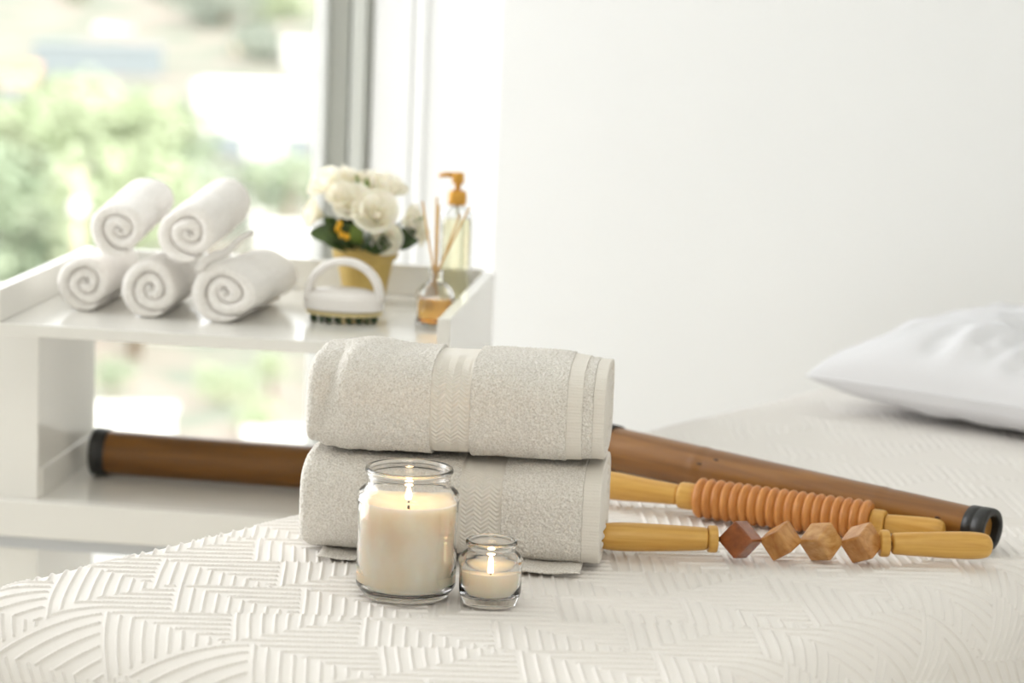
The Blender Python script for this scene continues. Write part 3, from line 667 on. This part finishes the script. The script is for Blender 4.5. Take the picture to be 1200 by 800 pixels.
tube('dip_tube', [(0, 0, .135), (.001, 0, .122)], .0022, m_tube, PB, 8)

# ------------------------------------------------------------------ hillside outside
def ground_z(y): return float(np.interp(y, [8, 15, 30, 45, 60, 90, 140, 220], [-6, -5.6, -4.9, -4.0, -3.0, -1.0, 4, 20]))
m_ground = mat('dry_slope', lin(214, 196, 174), .9)
noise_col(m_ground, lin(150, 138, 128), lin(116, 124, 110), .6, (1, 1, 1), 5, .42, .62)
m_white = mat('white_render', lin(240, 238, 232), .8); m_wallg = mat('grey_render', lin(138, 146, 150), .8); m_peach = mat('peach_render', lin(206, 186, 160), .8)
m_roofo = mat('orange_roof_tile', lin(214, 160, 118), .8); m_roofg = mat('grey_roof', lin(134, 140, 142), .8); m_glassd = mat('dark_window', lin(205, 210, 210), .2)
m_fol = [mat('yellow_green_foliage', lin(168, 182, 112), .8), mat('mid_green_foliage', lin(146, 166, 108), .8), mat('grey_green_foliage', lin(150, 162, 136), .8)]
for i, m in enumerate(m_fol):
    c = [((160, 174, 136), (186, 194, 164)), ((142, 158, 130), (170, 180, 154)), ((144, 153, 140), (166, 172, 160))][i]  # leaf tones paled and greyed to stand in for haze and glare
    noise_col(m, lin(*c[0]), lin(*c[1]), 1.6)
m_trunk = mat('trunk_bark', lin(130, 112, 90), .9)
def view_pt(px, py, depth):
    """where a thing seen in that direction stands, at its real distance"""
    d = fwd + cx*((px-600)/3000) + cy*((400-py)/3000); return Vector((0, 0, CAMZ)) + d*depth
gx, gy = np.meshgrid(np.linspace(-75, 40, 60), np.concatenate([np.linspace(8, 60, 70), np.linspace(62, 220, 40)]), indexing='ij')
gz = np.vectorize(ground_z)(gy) + .25*vnoise(gx*.3, gy*.3, 8)
struct(grid_mesh('ground', np.stack([gx, gy, gz], -1), m_ground), False)
def tree(px, py, depth, r, mi, label, sq=.85, name='tree'):
    c = view_pt(px, py, depth); gzv = ground_z(c.y); root = empty(name, (c.x, c.y, gzv))
    tag(root, label, 'tree' if name == 'tree' else 'shrub', 'trees on the slope outside' if name == 'tree' else 'shrubs on the slope outside')
    hz = max(c.z-gzv, r*.6); rs = np.random.default_rng(int(px*13+py*7)); N = int(900*min(1.6, max(.5, r))); V = []; Fc = []
    lumps = [(rs.normal(0, .42, 3)*np.array([1, 1, sq]), rs.uniform(.45, .7)) for _ in range(9)]
    for i in range(N):
        lc, lr = lumps[i % 9]; d = rs.normal(0, 1, 3); d /= np.linalg.norm(d); p = (lc + d*lr*rs.uniform(.75, 1))*r*.85; p[2] *= sq
        p = p + np.array([0, 0, hz]); p[2] = max(p[2], .05)
        n_ = d + rs.normal(0, .5, 3); n_ /= np.linalg.norm(n_); a = np.cross(n_, [.3, .5, .8]); a /= np.linalg.norm(a)+1e-9; b = np.cross(n_, a)
        s1, s2 = r*rs.uniform(.06, .11), r*rs.uniform(.04, .07); k0 = len(V)
        V += [p-a*s1, p-b*s2, p+a*s1, p+b*s2]; Fc.append((k0, k0+1, k0+2, k0+3))
    me = bpy.data.meshes.new('crown'); me.from_pydata([tuple(v) for v in V], [], Fc); link('crown', me, m_fol[mi], root, smooth=False)
    tube('trunk', [(0, 0, -.2), (.02*r, 0, hz*.5), (0, 0, hz)], [.09*r, .07*r, .04*r], m_trunk, root, 8)
    return root
tree(40, 165, 45.5, 1.45, 0, 'bright yellow-green tree at the left edge of the window view')
tree(135, 160, 41.5, 1.35, 0, 'broad light green tree in the middle of the big green clump')
tree(205, 190, 45, 1.15, 1, 'darker green tree at the right end of the big clump')
tree(70, 255, 38, 1.35, 1, 'mid green tree low down behind the left tray rim')
tree(160, 255, 34.5, 1.1, 0, 'light green tree just behind the rolled towels')
tree(-30, 240, 42, 1.4, 1, 'green tree cut off by the left picture edge')
tree(240, 240, 38.5, .75, 2, 'grey-green tree behind the gap between the upper rolled towels')
tree(338, 215, 42.6, .85, 1, 'small pale tree beside the window frame')
tree(262, 42, 74, 1.2, 2, 'grey-green distant tree near the top of the window view')
tree(322, 28, 76, 1.1, 0, 'distant yellowish tree at the top right of the window view')
tree(95, 26, 78, .8, 1, 'small distant tree between the white houses')
tree(215, 15, 80, 1.1, 2, 'distant grey-green tree behind the white cottages')
tree(300, 85, 66, .9, 2, 'grey tree above the big white house')
tree(132, 440, 31, .33, 1, 'round green shrub seen between the shelves, left one', .8, 'shrub')
tree(262, 440, 32, .42, 0, 'pale green shrub seen between the shelves, in the middle', .9, 'shrub')
tree(296, 485, 30, .40, 0, 'yellow-green shrub seen low between the shelves', .8, 'shrub')
tree(318, 430, 33, .33, 0, 'pale green shrub seen between the shelves, right one', .8, 'shrub')
def house(px, py, depth, w, hgt, mw, mr, label, roof='flat', dep=1.5, name='house', cat='house'):
    """px, py = centre of the front wall"""
    c = view_pt(px, py, depth); root = empty(name, (c.x, c.y, c.z-hgt/2), .14); tag(root, label, cat, 'houses on the slope outside' if cat == 'house' else None)
    gz_ = ground_z(c.y) - (c.z-hgt/2)
    boxes('wall', [(-w/2, w/2, 0, dep, 0, hgt)], mw, root, .01)
    boxes('plinth', [(-w/2+.01, w/2-.01, .01, dep, min(gz_-.2, -.05), -.001)], m_wallg if cat == 'house' else mw, root, .005)
    if roof == 'gable':
        bm = bmesh.new(); ov = .08*w; rh = .32*hgt
        vs = [bm.verts.new(v) for v in ((-w/2-ov, -ov, hgt), (w/2+ov, -ov, hgt), (w/2+ov, dep+ov, hgt), (-w/2-ov, dep+ov, hgt), (-w/2-ov, dep/2, hgt+rh), (w/2+ov, dep/2, hgt+rh))]
        for f in ((0, 1, 5, 4), (2, 3, 4, 5), (0, 4, 3), (1, 2, 5), (3, 2, 1, 0)): bm.faces.new([vs[i] for i in f])
        me = bpy.data.meshes.new('roof'); bm.to_mesh(me); bm.free(); fix(link('roof', me, mr, root, smooth=False))
    else: boxes('roof', [(-w/2-.04, w/2+.04, -.04, dep+.04, hgt+.001, hgt+.07*hgt)], mr, root, .01)
    if cat == 'house' and w < 3:
        for sx in (-.25, .25): boxes('window', [(w*sx-w*.08, w*sx+w*.08, -.012, -.001, hgt*.45, hgt*.75)], m_glassd, root, 0)
    return root
house(303, 132, 52, 2.2, .95, m_white, m_white, 'wide white house right of the big green trees')
house(250, 118, 56, .75, .5, m_white, m_white, 'low white outbuilding left of the wide white house')
house(310, 170, 47, .7, .5, m_white, m_white, 'white lean-to below the wide white house')
house(115, 77, 62, 3.1, .85, m_wallg, m_roofg, 'long grey building above the green trees')
house(20, 92, 58, .85, .4, m_peach, m_roofo, 'small peach house with orange roof above the leftmost tree', 'gable')
house(30, 8, 84, 2.2, .95, m_white, m_white, 'white house at the top left of the window view')
house(58, 24, 80, .55, .7, m_white, m_white, 'narrow white tower beside the top left house')
house(136, 4, 86, 1.0, .5, m_white, m_roofo, 'white cottage with orange roof at the top of the view', 'gable')
house(160, 24, 82, .75, .7, m_white, m_white, 'square white cottage left of the distant trees')
house(132, 50, 72, .95, .7, m_white, m_white, 'white cottage standing on the long grey building')
house(352, 65, 64, .75, .55, m_white, m_white, 'small white cottage beside the window frame')
house(290, 58, 68, .7, .45, m_peach, m_white, 'pale peach cottage among the grey trees')
house(345, 5, 88, .9, .5, m_white, m_white, 'white cottage at the top right of the window view')
house(304, 236, 45.0, .38, .62, m_white, m_white, 'tall narrow white building right of the upper rolled towels')
house(336, 288, 40.0, .9, .35, m_white, m_white, 'low white building behind the potted roses')
house(205, 410, 36, .85, .40, m_white, m_white, 'white building seen high between the two shelves')
house(140, 500, 29, 1.2, .36, m_white, m_white, 'low white garden wall seen between the shelves', 'flat', .3, 'garden_wall', 'wall')
house(330, 520, 29, .8, .2, m_white, m_white, 'low white kerb seen behind the lower bamboo pole', 'flat', .3, 'garden_kerb', 'kerb')
lp_ = view_pt(92, 285, 31); lamp = empty('street_lamp', (lp_.x, lp_.y, ground_z(lp_.y))); tag(lamp, 'pale street lamp in front of the green trees', 'street lamp')
hh = lp_.z - ground_z(lp_.y)
tube('post', [(0, 0, -.1), (0, 0, hh+.9)], .05, m_peach, lamp, 10)
bm = bmesh.new(); bmesh.ops.create_uvsphere(bm, u_segments=16, v_segments=10, radius=.12); me = bpy.data.meshes.new('globe'); bm.to_mesh(me); bm.free()
o = link('globe', me, m_white, lamp); o.location = (0, 0, hh+.42)
